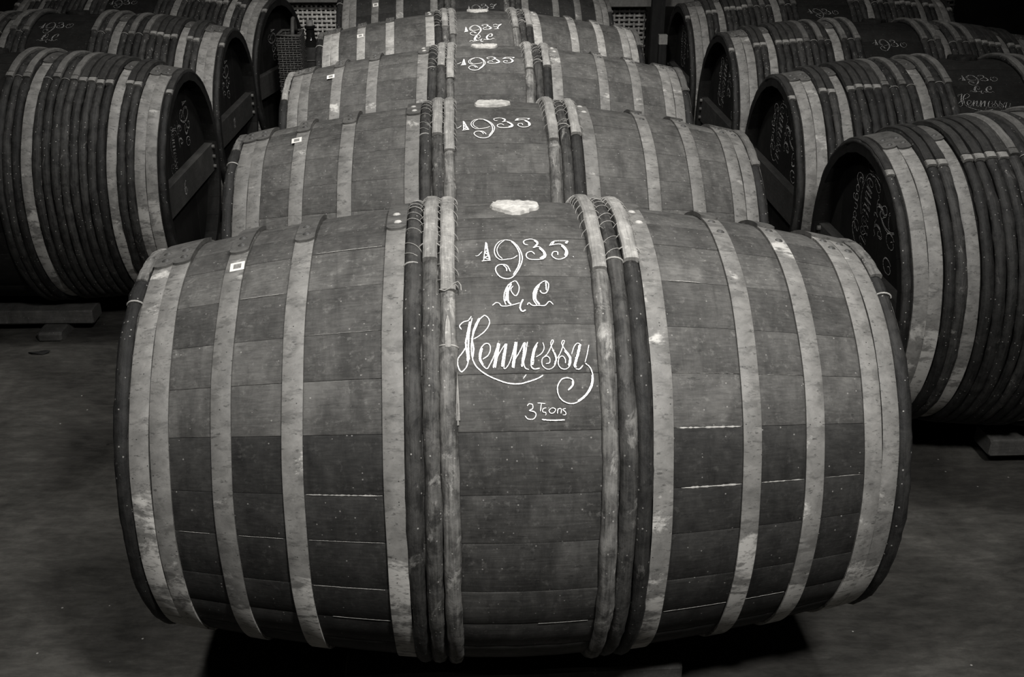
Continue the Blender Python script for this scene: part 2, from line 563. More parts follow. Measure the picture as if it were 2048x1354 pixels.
# ------------------------------------------------------------------ chalk hand: strokes as (x 0.1 mm, angle 0.01 deg) on the cask, first number the width
GL = {'flag':[[16,-709,11006,-671,11015,-631,10959,-586,10873]],
'one':[[20,-511,10535,-538,10867,-568,11180],[35,-505,10558,-486,10871,-457,11158],[27,-519,10742,-485,10824,-535,10914,-474,11009,-543,11085,-469,11138],[23,-600,11196,-525,11181,-439,11179]],
'nine':[[20,-154,10469,-260,10526,-338,10689,-367,10880,-341,11064,-265,11170,-155,11161,-43,11130,39,11043],[17,-179,10494,-264,10627,-318,10820,-300,11006,-233,11143],[23,-154,10469,-51,10518,39,10672,101,10899,122,11139,81,11364,2,11577,-81,11717,-175,11751,-282,11697,-348,11564,-360,11430,-302,11336,-208,11329,-147,11385,-106,11547],[25,-52,10535,21,10707,75,10959,73,11195,41,11390,-55,11641],[23,-224,11340,-172,11439,-168,11532]],
'three':[[23,247,10676,184,10643,173,10540,224,10478,322,10453,415,10539,417,10658,338,10774,436,10740,523,10898,547,11049,494,11153,381,11183,255,11169,196,11080,218,10960,299,10915,350,11007],[40,368,10511,419,10608,372,10741],[51,450,10789,521,10943,517,11064,439,11145]],
'five':[[20,631,10702,722,10530,951,10497],[48,936,10602,980,10496],[29,721,10546,681,10677],[23,648,10685,813,10628,903,10722,946,10912,912,11066,811,11158,716,11147,658,11046,690,10923,762,10920,763,11027],[48,857,10684,922,10865,900,11052]],
'dot':[[29,1033,11068,1046,11068]],
'zero':[[20,748,10630,673,10797,652,11017,731,11161,860,11126,953,10941,952,10719,861,10624,782,10729,814,10854],[27,683,10765,659,10984,716,11139]],
'seven':[[27,649,10669,690,10531,770,10545,842,10676,1007,10505],[45,979,10565,864,10820,788,11144],[24,641,10799,716,10890,799,10840],[23,667,11177,866,11163]],
'G':[[24,-85,11843,-166,11950,-226,12138,-239,12300,-212,12436],[35,-102,11891,-155,12071,-175,12233,-164,12371,-121,12439],[40,-167,11985,-213,12346],[19,-85,11843,-22,11820,27,11955,21,12098,-29,12214,-81,12167,-115,12048,-71,11953],[19,-444,12449,-386,12384,-326,12399,-289,12466,-198,12471,-106,12451,33,12398],[29,90,12310,48,12421,29,12531,64,12608,126,12577]],
'C':[[24,442,11849,335,11983,273,12150,273,12335,322,12459],[37,393,11911,348,12032,310,12197,312,12334,368,12447],[37,317,12031,285,12311],[21,442,11849,506,11824,548,11909,533,12055,490,12150,420,12151,392,12080],[27,504,11849,502,12080],[19,154,12456,186,12401,245,12469,352,12470,459,12470,541,12369,606,12448]],
'H':[[20,-983,13000,-1014,12915,-950,12825,-866,12794,-811,12695],[23,-797,12738,-847,13008,-874,13252,-871,13549,-898,13798,-997,13937,-1054,13811,-1052,13657,-975,13524,-906,13390],[35,-836,12820,-892,13149,-916,13349,-894,13567,-889,13722],[32,-826,12842,-871,13292,-866,13684],[20,-584,12680,-525,12751,-505,12879,-577,13043,-684,13159,-776,13227],[23,-584,12680,-661,12767,-733,12952,-797,13174,-824,13394,-819,13571,-792,13726,-728,13863,-597,14000,-450,14099,-244,14198,-37,14222,143,14171,294,14108,370,14045],[35,-676,12744,-772,13012,-806,13254,-787,13454,-810,13648],[16,87,14029,33,14116]],
'e':[[20,-635,13684,-544,13601,-503,13466,-523,13357,-591,13344,-660,13440,-692,13576,-681,13731,-579,13887,-518,13795,-455,13643,-374,13373],[32,-642,13441,-676,13655,-634,13809]],
'n':[[40,-366,13334,-409,13587,-460,13876],[19,-341,13354,-393,13664,-428,13878],[17,-412,13703,-348,13550,-246,13357],[40,-236,13358,-288,13629,-315,13858],[17,-221,13358,-267,13707,-282,13897,-221,13842,-157,13672,-81,13342]],
'n2':[[43,-73,13323,-103,13597,-140,13882],[16,-47,13323,-87,13674,-118,13893],[19,-98,13712,-3,13521,65,13346],[43,80,13336,54,13600,17,13867],[20,126,13327,84,13600,49,13773,76,13897,135,13927]],
'e2':[[16,262,13662,355,13586,404,13469,386,13341],[24,303,13339,230,13487,187,13680,174,13852,224,13919,315,13902],[37,279,13389,222,13603,200,13834]],
's':[[17,397,13664,460,13588,526,13431,568,13313,546,13292,520,13372,539,13471,593,13647,588,13801,524,13905,434,13922,362,13836,366,13703,443,13645,493,13704,483,13790,422,13809],[32,549,13500,599,13686,568,13848]],
's2':[[17,621,13696,687,13550,740,13373,758,13312,728,13303,709,13373,750,13492,834,13649,844,13803,779,13917,689,13917,632,13821,652,13686,714,13648,756,13726,753,13802],[45,756,13521,836,13687,808,13860]],
'y':[[16,866,13610,919,13433,983,13363,1042,13412],[51,1015,13402,972,13609,919,13803,920,13899],[19,922,13922,990,13928,1053,13843],[16,1171,13401,1131,13610,1086,13794],[21,1093,13804,1172,13900,1211,14072,1197,14261,1123,14428,998,14575,876,14646,757,14635,654,14550,606,14420,610,14273,681,14143,787,14116,868,14164,865,14276,779,14377],[24,1200,14053,1174,14260,1077,14465,938,14601],[32,864,14173,854,14276,782,14371]],
'3T':[[19,86,14684,116,14639,175,14659,174,14741,121,14776,202,14805,230,14869,184,14950,95,14948,45,14883],[16,258,14624,391,14640],[17,324,14639,303,14799],[16,404,14728,352,14745,343,14809,402,14819],[13,380,14828,402,14846,386,14882],[16,486,14739,448,14784,476,14839,528,14831,560,14768,523,14731,486,14739],[16,600,14747,588,14851],[16,597,14769,635,14742,657,14770,647,14852],[15,732,14744,679,14771,723,14817,729,14872,676,14880]],
'under':[[23,325,14963,421,14979,540,14986,711,14981]]}
WORD = dict(year=['flag', 'one', 'nine', 'three', 'five', 'dot'], year37=['one', 'nine', 'three', 'seven'], year30=['flag', 'one', 'nine', 'three', 'zero'],
            year00=['one', 'nine', 'zero', 'zero'], initials=['G', 'C'], name=['H', 'e', 'n', 'n2', 'e2', 's', 's2', 'y'], note=['3T', 'under'])
REF = [(-0.0707, 110.01), (0.1005, 104.72), (-0.0179, 117.59)]
def strokes(keys):
    out = []   # width, points in metres along the axis and along the arc
    for k_ in keys:
        for s_ in GL[k_]:
            out.append((s_[0] * 0.88e-4, [(s_[i] * 1e-4, -R(s_[i + 1] / 100) * MAIN.R) for i in range(1, len(s_), 2)]))
    return out
def crom(P, step):
    P = [np.array(p) for p in P]
    if len(P) == 2:
        n = max(2, int(np.linalg.norm(P[1] - P[0]) / step))
        return [P[0] + (P[1] - P[0]) * i / n for i in range(n + 1)]
    Q = [2 * P[0] - P[1]] + P + [2 * P[-1] - P[-2]]
    out = []
    for i in range(1, len(Q) - 2):
        n = max(2, int(np.linalg.norm(Q[i + 1] - Q[i]) / step))
        for j in range(n):
            t = j / n
            out.append(0.5 * ((2 * Q[i]) + (-Q[i - 1] + Q[i + 1]) * t + (2 * Q[i - 1] - 5 * Q[i] + 4 * Q[i + 1] - Q[i + 2]) * t * t + (-Q[i - 1] + 3 * Q[i] - 3 * Q[i + 1] + Q[i + 2]) * t ** 3))
    out.append(P[-1])
    return out
def ribbon(st, place, step=0.0016, wk=1.0, rough=0.16):
    mb = MB()
    for n_, (w, pts) in enumerate(st):
        c_ = crom(pts, step)
        v = []
        for i, p in enumerate(c_):
            d = c_[min(i + 1, len(c_) - 1)] - c_[max(i - 1, 0)]
            d = d / (np.linalg.norm(d) + 1e-9)
            nn = np.array((-d[1], d[0]))
            hw = w * wk * 0.5
            if i in (0, len(c_) - 1):
                hw *= 0.55
            for s_ in (-1, 0, 1):
                q = p + nn * hw * s_ * (1 + nrg.uniform(-rough, rough) * 1.4)
                v.append(place(q[0], q[1], 0.00004 * n_))
        f = []
        for i in range(len(c_) - 1):
            for s_ in (0, 1):
                a = i * 3 + s_
                f.append((a, a + 3, a + 4, a + 1))
        mb.add(v, f)
    return mb
def affine(dst, Rd):
    A = np.array([[x, -R(t) * MAIN.R, 1] for x, t in REF])
    B = np.array([[x, -R(t) * Rd] for x, t in dst])
    return np.linalg.solve(A, B)
def chalk_on(sh, axis, name, keys, dst=None, mat=None, wk=1.0, label=None, step=0.0016):
    st = strokes(keys)
    if dst is not None:
        T = affine(dst, sh.R)
        sc = (np.linalg.norm(T[0]) + np.linalg.norm(T[1])) / 2
        st = [(w * sc, [tuple(np.array((x, y, 1)) @ T) for x, y in P]) for w, P in st]
    mb = ribbon(st, lambda x, y, e: sh.p(x, -y / sh.R, 0.0012 + e), step, wk)
    return mb.build(name, mat or M['chalk'], axis[0], loc=axis[1], label=label)
def chalk_head(sh, s, axis, name, st, n0, z0, length, mat, wk=1.0, plane=None, updir=None, aspect=1.0):
    """writing on a head: reads downwards from z0, its top towards +n (left casks) or -n (right casks)"""
    xs = [p[0] for w, P in st for p in P]
    ys = [p[1] for w, P in st for p in P]
    a0, a1, b0 = min(xs), max(xs), (min(ys) + max(ys)) / 2
    k_ = length / (a1 - a0)
    st = [(w * k_ * 0.9, [((x - a0) * k_, (y - b0) * k_ * aspect) for x, y in P]) for w, P in st]
    X = plane if plane is not None else s * (sh.hl - 0.05 + 0.0025)
    mb = ribbon(st, lambda a, b, e: (X + s * e, n0 + s * b, z0 - a), 0.002, wk)
    return mb.build(name, mat, axis[0], loc=axis[1])
def oval(cx, cy, rx, ry, a0=0, a1=360, n=12):
    return [(cx + rx * math.cos(R(a0 + (a1 - a0) * i / n)), cy + ry * math.sin(R(a0 + (a1 - a0) * i / n))) for i in range(n + 1)]
# the region name on the right-hand heads, in letter units
REGION = [(0.13, oval(0.75, 0.45, 0.65, 1.0, 50, 320, 16) + [(1.55, 0.1)]), (0.1, oval(0.85, 0.75, 0.3, 0.45, 30, 330)),
          (0.12, oval(2.0, 0, 0.4, 0.45)), (0.12, oval(3.0, 0, 0.38, 0.45)), (0.12, [(3.4, 0.4), (3.4, -0.8), (3.0, -1.1), (2.8, -0.8)]),
          (0.12, [(3.8, -0.45), (3.85, 0.4), (4.1, 0.45), (4.35, 0.3), (4.4, -0.45)]), (0.12, oval(5.1, 0, 0.38, 0.45)), (0.12, [(5.5, 0.45), (5.5, -0.4), (5.8, -0.4)]),
          (0.12, oval(6.4, 0, 0.42, 0.45, 50, 320))]
SIX = [(0.16, oval(0, -0.4, 0.5, 0.6, 100, 460)), (0.16, [(0.45, 1.2), (-0.2, 0.8), (-0.5, 0.1), (-0.5, -0.4)])]
ELEVEN = [(0.16, [(-0.5, 0.6), (-0.25, 1.0), (-0.25, -0.9)]), (0.16, [(0.25, 0.6), (0.5, 1.0), (0.5, -0.9)])]

# ------------------------------------------------------------------ cask builders
def cask_root(name, label, sh, cx, cy, dz, yaw, tilt, group):
    ct, st = math.cos(tilt), math.sin(tilt)
    upv = Vector((-st * math.cos(yaw), -st * math.sin(yaw), ct))
    base = Vector((cx, cy, FLOOR + dz)) - upv * sh.R
    return thing(name, label, 'barrel', base, (0, -tilt, yaw), group)

def metal_hoop(root, ax, sh, key, x0, x1, mat, lap=None, rivets=(), rmat='rivet'):
    me = cached((key, 'hoop', x0, mat), lambda: mesh('metal_hoop', *band(sh, x0, x1, -0.004, 0.0048), M[mat], 35))
    h = put('metal_hoop', me, root, ax)
    if lap:
        def mk():
            b = lap_plate(sh, x0 - 0.0005, x1 + 0.0005, lap[0], lap[1], 0.001, 0.0095)
            return mesh('hoop_lap', b.v, b.f, M['lap_side' if mat == 'hoop_side' else 'lap'], 30)
        put('hoop_lap', cached((key, 'lap', x0, lap), mk), h)
    for t, dx in rivets:
        put('rivet', cached((key, 'riv', x0, t, dx, rmat), lambda: mesh('rivet', *dome(sh, (x0 + x1) / 2 + dx, t, 0.0090 if lap and min(lap) < t < max(lap) else 0.0045, 0.0085, 0.0062, 0.0040), M[rmat], 'all')), h)
    return h

def wood_hoop(root, ax, sh, key, x0, rr, off, mat, seed, rot=0.0):
    me = cached((key, 'rod', x0, seed), lambda: rod_mesh(sh, x0, rr, off, seed, M['bark_mid']))
    return put('wooden_hoop', me, root, ax, (rot, 0, 0), mat=M[mat])

def add_lap(rod, sh, key, x0, rr, off, t0, t1, hw, h, mat, label=None):
    def mk():
        b = rod_lap(sh, x0, rr, off, t0, t1, hw, h)
        return mesh('hoop_tail', b.v, b.f, M['split'], 35)
    return put('hoop_tail', cached((key, 'tail', x0, t0, t1, hw), mk), rod, mat=M[mat], label=label)

def add_wires(rod, sh, key, x0, rr, off, ts, slant, extra, wire=0.00065):
    def mk():
        b = MB()
        q = random.Random(int(abs(x0) * 9999))
        for t in ts:
            over_rod(b, sh, x0, sh.rad(x0) + off, rr + extra, t + q.uniform(-1.0, 1.0), slant * q.uniform(0.5, 1.4), wire * q.uniform(0.8, 1.3), 4)
        return mesh('wire_binding', b.v, b.f, M['tie'], 'all')
    return put('wire_binding', cached((key, 'wire', x0), mk), rod, kind='stuff')

def add_tie(rod, sh, key, x0, rr, off, t, extra=0.0012, wire=0.0017):
    def mk():
        b = MB()
        over_rod(b, sh, x0, sh.rad(x0) + off, rr + extra, t, 0.5, wire, 5)
        return mesh('osier_tie', b.v, b.f, M['tie'], 'all')
    return put('osier_tie', cached((key, 'tie', x0, t), mk), rod, mat=M['cut'] if sh is SIDE else None)

def bung(root, ax, sh, x, t, rx, ry, h, mat, seed, label):
    q = random.Random(seed)
    n = 44
    v = [sh.p(x, R(t), h)]
    rim = [1 + 0.07 * math.sin(3 * 2 * PI * i / n + seed) + 0.05 * math.sin(5 * 2 * PI * i / n + 2 * seed) + q.uniform(-0.045, 0.045) for i in range(n)]
    for u, hh in ((0.35, 1.05), (0.65, 0.95), (0.85, 1.1), (0.97, 0.85), (1.0, -0.3)):
        for i in range(n):
            a = 2 * PI * i / n
            k_ = u * (1 + (rim[i] - 1) * u)
            v.append(sh.p(x + rx * k_ * math.cos(a), R(t) + ry * k_ * math.sin(a) / sh.R, h * (hh + (q.uniform(-0.3, 0.3) if u < 1 else 0))))
    f = [(0, 1 + i, 1 + (i + 1) % n) for i in range(n)]
    for r_ in range(4):
        for i in range(n):
            j = (i + 1) % n
            f.append((1 + r_ * n + i, 1 + (r_ + 1) * n + i, 1 + (r_ + 1) * n + j, 1 + r_ * n + j))
    return put('bung_seal', mesh('bung_seal', v, f, M[mat], 50), root, ax, label=label)

def tag_on(root, ax, sh, x, t, w, h):
    def patch(hw, hh, o, n=4):
        v, f = [], []
        for i in range(n + 1):
            for j in range(n + 1):
                a, b = -hw + 2 * hw * i / n, -hh + 2 * hh * j / n
                a, b = a * 0.998 - b * 0.06, b * 0.998 + a * 0.06
                v.append(sh.p(x + a, R(t) - b / sh.R, o))
        for i in range(n):
            for j in range(n):
                k_ = i * (n + 1) + j
                f.append((k_, k_ + n + 1, k_ + n + 2, k_ + 1))
        return v, f
    p = put('paper_tag', mesh('paper_tag', *patch(w / 2, h / 2, 0.0050), M['paper']), root, ax, label='small square white paper tag')
    put('printed_patch', mesh('printed_patch', *patch(w * 0.27, h * 0.27, 0.0053), M['print']), p)
    return p

def heads(root, ax, sh, key, n):
    for s in (-1, 1):
        ms = cached((key, 'head', s), lambda: [mesh('head_board', b.v, b.f, M['head']) for b in head_boards(sh, s, n)])
        for me in ms:
            put('head_board', me, root, ax)

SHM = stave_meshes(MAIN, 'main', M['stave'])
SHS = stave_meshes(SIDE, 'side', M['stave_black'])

ML = [(-0.672, -0.6365), (-0.6355, -0.602), (-0.526, -0.491), (-0.404, -0.368), (-0.233, -0.197)]
MR = [(0.221, 0.256), (0.380, 0.413), (0.495, 0.529), (0.606, 0.6395), (0.6405, 0.673)]
RR = 0.0149
def main_cask(idx, label, pose, stave_mat=None, bungx=0.01):
    cx, cy, yaw, dz, tilt = pose
    root = cask_root('oak_cask', label, MAIN, cx, cy, dz, yaw, tilt, 'centre row of casks')
    ax = (0, 0, MAIN.R)
    q = random.Random(40 + idx)
    for n_, me in enumerate(SHM):
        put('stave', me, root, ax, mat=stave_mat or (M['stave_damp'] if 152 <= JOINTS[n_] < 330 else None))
    heads(root, ax, MAIN, 'main', 6)
    for i, (a, b) in enumerate(ML):
        pale = i == 4
        metal_hoop(root, ax, MAIN, 'main', a, b, 'hoop_pale' if idx == 3 else 'hoop', (70, 96.8 + (0.6 if i in (2,) else 0)), ((94.6, 0.002), (89.5, -0.002)), 'rivet_pale' if pale else 'rivet')
    for i, (a, b) in enumerate(MR):
        metal_hoop(root, ax, MAIN, 'main', a, b, 'hoop_pale' if idx == 3 else 'hoop', (45, 83), ((94.4 - (1.8 if i > 2 else 0), 0.003), (87.0, -0.002)), 'rivet_pale' if i == 0 else 'rivet')
    off = 0.0004
    # the six chestnut hoops either side of the bung and the two at the chimes
    j = lambda: R(q.uniform(-0.8, 0.8)) if idx else 0.0
    r1 = wood_hoop(root, ax, MAIN, 'main', -0.1815, RR, off, 'bark_dark', 11, j())
    add_wires(r1, MAIN, 'main', -0.1815, RR, off, [60, 66, 72, 77, 82, 86, 90, 95, 100, 106, 110], 3.5, 0.0008)
    add_tie(r1, MAIN, 'main', -0.1815, RR, off, 112.6)
    r2 = wood_hoop(root, ax, MAIN, 'main', -0.151, RR, off, 'bark_mid', 12, j())
    add_lap(r2, MAIN, 'main', -0.151, RR, off, 45, 112.0 + 1.6 * (idx > 0), 0.0128, 0.0065, 'split', 'pale split end of the hoop')
    add_wires(r2, MAIN, 'main', -0.151, RR, off, [60, 65, 70, 75, 79, 83, 87, 91, 95, 99, 103], 3.5, 0.0068)
    add_tie(r2, MAIN, 'main', -0.151, RR, off, 107.0, 0.0062, 0.0014)
    r3 = wood_hoop(root, ax, MAIN, 'main', -0.1205, RR, off, 'bark_light', 13, j())
    add_lap(r3, MAIN, 'main', -0.1205, RR, off, 45, 121.0, 0.0125, 0.0035, 'split', 'pale split end of the hoop')
    add_wires(r3, MAIN, 'main', -0.1205, RR, off, [62, 70, 77, 84, 91, 97, 103, 107, 111, 115, 119], 3.0, 0.0042)
    add_tie(r3, MAIN, 'main', -0.1205, RR, off, 134.0 if idx == 0 else 113.0)
    r4 = wood_hoop(root, ax, MAIN, 'main', 0.1465, RR, off, 'bark_light', 14, j())
    add_lap(r4, MAIN, 'main', 0.1465, RR, off, 45, 115.6, 0.0128, 0.0065, 'split', 'pale split end of the hoop')
    add_wires(r4, MAIN, 'main', 0.1465, RR, off, [58, 63, 68, 72, 76, 80, 84, 88, 92, 97, 102, 107], -3.5, 0.0068)
    r5 = wood_hoop(root, ax, MAIN, 'main', 0.1765, RR, off, 'bark_mid', 15, j())
    add_wires(r5, MAIN, 'main', 0.1765, RR, off, [60, 66, 72, 78, 83, 88, 93, 98, 104, 109], -3.0, 0.0008)
    add_tie(r5, MAIN, 'main', 0.1765, RR, off, 112.0 if idx == 0 else 107.5)
    r6 = wood_hoop(root, ax, MAIN, 'main', 0.2060, RR, off, 'bark_dark', 16, j())
    add_lap(r6, MAIN, 'main', 0.2060, RR, off, 45, 112.4, 0.0125, 0.0065, 'split', 'pale split end of the hoop')
    add_wires(r6, MAIN, 'main', 0.2060, RR, off, [58, 63, 67, 71, 75, 79, 83, 88, 93, 98, 103], -3.5, 0.0068)
    add_tie(r6, MAIN, 'main', 0.2060, RR, off, 108.5, 0.0062, 0.0014)
    r7 = wood_hoop(root, ax, MAIN, 'main', -0.6865, 0.0145, -0.004, 'bark_black', 17)
    add_lap(r7, MAIN, 'main', -0.6865, 0.0145, -0.004, 76, 103 if idx != 2 else 120, 0.0105, 0.003, 'bark_light' if idx != 2 else 'split')
    add_tie(r7, MAIN, 'main', -0.6865, 0.0145, -0.004, 112.0)
    r8 = wood_hoop(root, ax, MAIN, 'main', 0.6865, 0.0145, -0.004, 'bark_black', 18)
    add_lap(r8, MAIN, 'main', 0.6865, 0.0145, -0.004, 68, 106 if idx == 0 else 116.4, 0.011, 0.004, 'bark_light' if idx == 0 else 'split_side')
    add_tie(r8, MAIN, 'main', 0.6865, 0.0145, -0.004, 113.5)
    bung(root, ax, MAIN, bungx, 85.0 if idx == 0 else 86.5, 0.048, 0.050, 0.0055, 'plaster', 3 + idx * 4, 'ragged white plaster seal over the bung')
    return root, ax

SM = [(0.612, 0.648), (0.577, 0.611), (0.487, 0.522), (0.214, 0.250)]
SR = [0.562, 0.535, 0.470, 0.441, 0.412, 0.383, 0.354, 0.325, 0.296, 0.267, 0.199, 0.171, 0.143]
def side_cask(idx, label, pose, facing, group):
    cx, cy, dz, yaw, tilt = pose
    root = cask_root('chestnut_hooped_cask', label, SIDE, cx, cy, dz, yaw, tilt, group)
    ax = (0, 0, SIDE.R)
    q = random.Random(90 + idx)
    for me in SHS:
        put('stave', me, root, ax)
    heads(root, ax, SIDE, 'side', 7)
    for s in (-1, 1):
        for i, (a, b) in enumerate(SM):
            a, b = (a, b) if s > 0 else (-b, -a)
            metal_hoop(root, ax, SIDE, 'side', a, b, 'hoop_side', (60, 99 + 2 * (i % 2)), ((97.5, 0.003), (92.0, -0.002)) if i < 2 else ((96.0, 0.0),))
        w = wood_hoop(root, ax, SIDE, 'side', s * 0.664, 0.0125, -0.001, 'bark_black', 31 + s)
        add_lap(w, SIDE, 'side', s * 0.664, 0.0125, -0.001, 60, 114.0, 0.0105, 0.004, 'split_dark')
        add_lap(w, SIDE, 'side', s * 0.664, 0.0125, -0.001, 113.6, 117.2, 0.0108, 0.0055, 'cut').name = 'cut_end'
        for i, x in enumerate(SR):
            mat = 'bark_side' if q.random() < 0.75 else 'bark_dark'
            w = wood_hoop(root, ax, SIDE, 'side', s * x, 0.0145, 0.0074, mat, 50 + i, R(q.uniform(-1.0, 1.0)))
            inner = x < 0.36
            if inner and i % 2:
                add_tie(w, SIDE, 'side', s * x, 0.0145, 0.0074, 116.8, 0.0008, 0.0016)
            else:
                add_lap(w, SIDE, 'side', s * x, 0.0145, 0.0074, 50, 113.8, 0.0122, 0.0055, 'split_side' if inner else 'split_dark')
                c_ = add_lap(w, SIDE, 'side', s * x, 0.0145, 0.0074, 113.4, 116.9, 0.0124, 0.007, 'split_side' if inner else 'cut')
                c_.name = 'cut_end'
    bung(root, ax, SIDE, 0.0, 86, 0.05, 0.05, 0.012, 'stave_black', 60 + idx, 'blackened seal over the bung')
    # the bar across the visible head, with its pegs
    s = facing
    X = s * (SIDE.hl - 0.05)
    rh = SIDE.rad(SIDE.hl - 0.05) - 0.03
    b = MB()
    z0, z1 = -0.062, 0.046
    hy = math.sqrt(rh * rh - 0.062 ** 2) - 0.004
    v = []
    for x in (X + s * 0.0015, X + s * 0.034):
        v += [(x, -hy, z0), (x, hy, z0), (x, hy + 0.006, z1), (x, -hy - 0.006, z1)]
    b.add(v, [(0, 1, 2, 3), (4, 7, 6, 5), (0, 4, 5, 1), (1, 5, 6, 2), (2, 6, 7, 3), (3, 7, 4, 0)])
    bar = b.build('head_bar', M['head_bar'], root, loc=ax)
    for z in (0.035, -0.005, -0.045):
        p = MB()
        p.tube([(X + s * 0.030, hy - 0.012, z), (X + s * 0.044, hy - 0.011, z)], 0.0075, 8)
        p.build('peg', M['split_side'], bar)
    return root, ax

# ------------------------------------------------------------------ the casks of the centre row
CENTRE = [(0.0029, 1.978, 0.0472, 0.0046, -0.0054), (-0.0396, 2.9345, 0.0452, 0.0016, -0.0056), (-0.0769, 3.905, 0.03, -0.0032, 0.0016),
          (-0.1257, 4.9203, 0.0736, -0.017, -0.002), (-0.1794, 5.885, 0.0729, 0.0141, -0.0322)]
CL = ['big foreground cask with grey hoops, chalked 1935 and lines of script',
      'cask chalked 1935 right behind the big foreground cask',
      'third cask of the centre row, chalked 1935, white seal on top',
      'centre row cask chalked 1937 over two initials, brightest grey hoops',
      'darkest and last centre row cask, chalked 1937 near the wicker']
C = []
for i in range(5):
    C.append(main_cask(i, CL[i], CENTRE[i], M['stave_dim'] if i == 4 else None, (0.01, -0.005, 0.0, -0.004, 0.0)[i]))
chalk_on(MAIN, C[0], 'chalk_year', WORD['year'], label='white chalk year 1935')
chalk_on(MAIN, C[0], 'chalk_initials', WORD['initials'], label='white chalk initials G C')
chalk_on(MAIN, C[0], 'chalk_name', WORD['name'], label='white chalk signature in looping script')
chalk_on(MAIN, C[0], 'chalk_note', WORD['note'], label='small underlined white chalk note')
chalk_on(MAIN, C[1], 'chalk_year', WORD['year'][:-1], [(-0.1020, 108.34), (0.0925, 102.38), (-0.0320, 114.42)], wk=1.15)
chalk_on(MAIN, C[2], 'chalk_year', WORD['year'][:-1], [(-0.098, 109.445), (0.1008, 104.09), (-0.0373, 114.92)], wk=1.25)
D4 = [(-0.0831, 116.36), (0.0891, 110.12), (-0.0279, 120.5)]
chalk_on(MAIN, C[3], 'chalk_year', WORD['year37'], D4, wk=1.4)
chalk_on(MAIN, C[3], 'chalk_initials', WORD['initials'], [(-0.0831, 115.9), (0.0891, 109.7), (-0.0279, 120.0)], wk=1.3)
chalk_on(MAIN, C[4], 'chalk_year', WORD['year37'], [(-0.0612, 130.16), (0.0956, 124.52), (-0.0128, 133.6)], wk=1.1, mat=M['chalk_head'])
for i, (x, t) in enumerate([(-0.5045, 104.45), (-0.522, 104.0), (-0.533, 107.0), (-0.512, 109.4), (-0.506, 120.6)]):
    tag_on(C[i][0], C[i][1], MAIN, x, t, 0.0265, 0.030)

# chalky deposits left in the joints of the foreground cask
def filler(axis, sh, x0, x1, t, w, seed):
    q = random.Random(seed)
    n = max(4, int((x1 - x0) / 0.004))
    v, f = [], []
    for i in range(n + 1):
        x = x0 + (x1 - x0) * i / n
        a = w * min(1, 6 * min(i, n - i) / n + 0.2) * q.choice((0.25, 0.6, 0.8, 1.1)) * 0.36
        c_ = R(t) + q.uniform(-0.0002, 0.0002) / sh.R
        v += [sh.p(x, c_ - a / sh.R, 0.0002), sh.p(x, c_, 0.0008), sh.p(x, c_ + a / sh.R, 0.0002)]
    for i in range(n):
        for k_ in (0, 1):
            f.append((i * 3 + k_, i * 3 + 3 + k_, i * 3 + 4 + k_, i * 3 + 1 + k_))
    put('joint_filler', mesh('joint_filler', v, f, M['filler'], 'all'), axis[0], axis[1])
for i, (x0, x1, t, w) in enumerate([(-0.366, -0.236, 165.2, 0.0040), (0.262, 0.378, 152.0, 0.0044), (0.270, 0.378, 165.2, 0.0050), (0.414, 0.493, 165.2, 0.0030),
        (-0.36, -0.24, 103.5, 0.0014), (-0.366, -0.24, 189.2, 0.0014), (-0.34, -0.236, 200.4, 0.0017), (-0.366, -0.236, 176.2, 0.0009), (-0.595, -0.54, 176.2, 0.0012),
        (-0.488, -0.41, 116.5, 0.0012), (-0.36, -0.24, 129, 0.0009), (0.26, 0.378, 200.4, 0.0020), (0.415, 0.49, 200.4, 0.0020), (0.532, 0.60, 165.2, 0.0016),
        (0.27, 0.33, 116.5, 0.0022), (0.03, 0.12, 200.4, 0.0007), (0.26, 0.378, 140, 0.0008), (0.415, 0.49, 140, 0.0009), (-0.488, -0.41, 176.2, 0.0009)]):
    filler(C[0], MAIN, x0, x1, t, w, i)
sp = MB()
sp.loft([[MAIN.p(-0.107 + dx, R(t), o) for dx, o in ((-w, 0.0), (w, 0.0), (w, 0.004), (-w, 0.007))] for t, w, dx in ((139.5, 0.0006, 0), (144, 0.002, 0.001), (149.5, 0.0035, 0.004))])
sp.loft([[MAIN.p(-0.107 + dx, R(t), o) for dx, o in ((-w, 0.0), (w, 0.0), (w, 0.004), (-w, 0.007))] for t, w, dx in ((146, 0.0004, -0.003), (150.5, 0.0018, -0.0015))])
sp.build('wood_splinter', M['split'], C[0][0], loc=C[0][1], label='pale sliver standing off the hoop')
lw = MB()
pts = [(-0.135, 121), (-0.126, 121.4), (-0.118, 120.9), (-0.110, 119.6), (-0.103, 119.2), (-0.098, 120.2), (-0.0975, 121.6)]
lw.tube([MAIN.p(x, R(t), 0.0155) for x, t in pts], 0.0009, 5)
lw.build('loose_wire', M['tie'], C[0][0], True, loc=C[0][1])
lw = MB()
lw.loft([[MAIN.p(-0.1215 + dx, R(t), 0.0125 + o) for dx, o in ((-w, -0.006), (w, -0.006), (w * 0.8, 0.003), (-w * 0.8, 0.003))] for t, w, dx in ((127.5, 0.001, 0.004), (129, 0.0045, 0.002), (132, 0.0065, 0), (134.5, 0.0055, -0.001))])
lw.build('torn_bark', M['split'], C[0][0], loc=C[0][1], label='pale torn strip on the hoop')

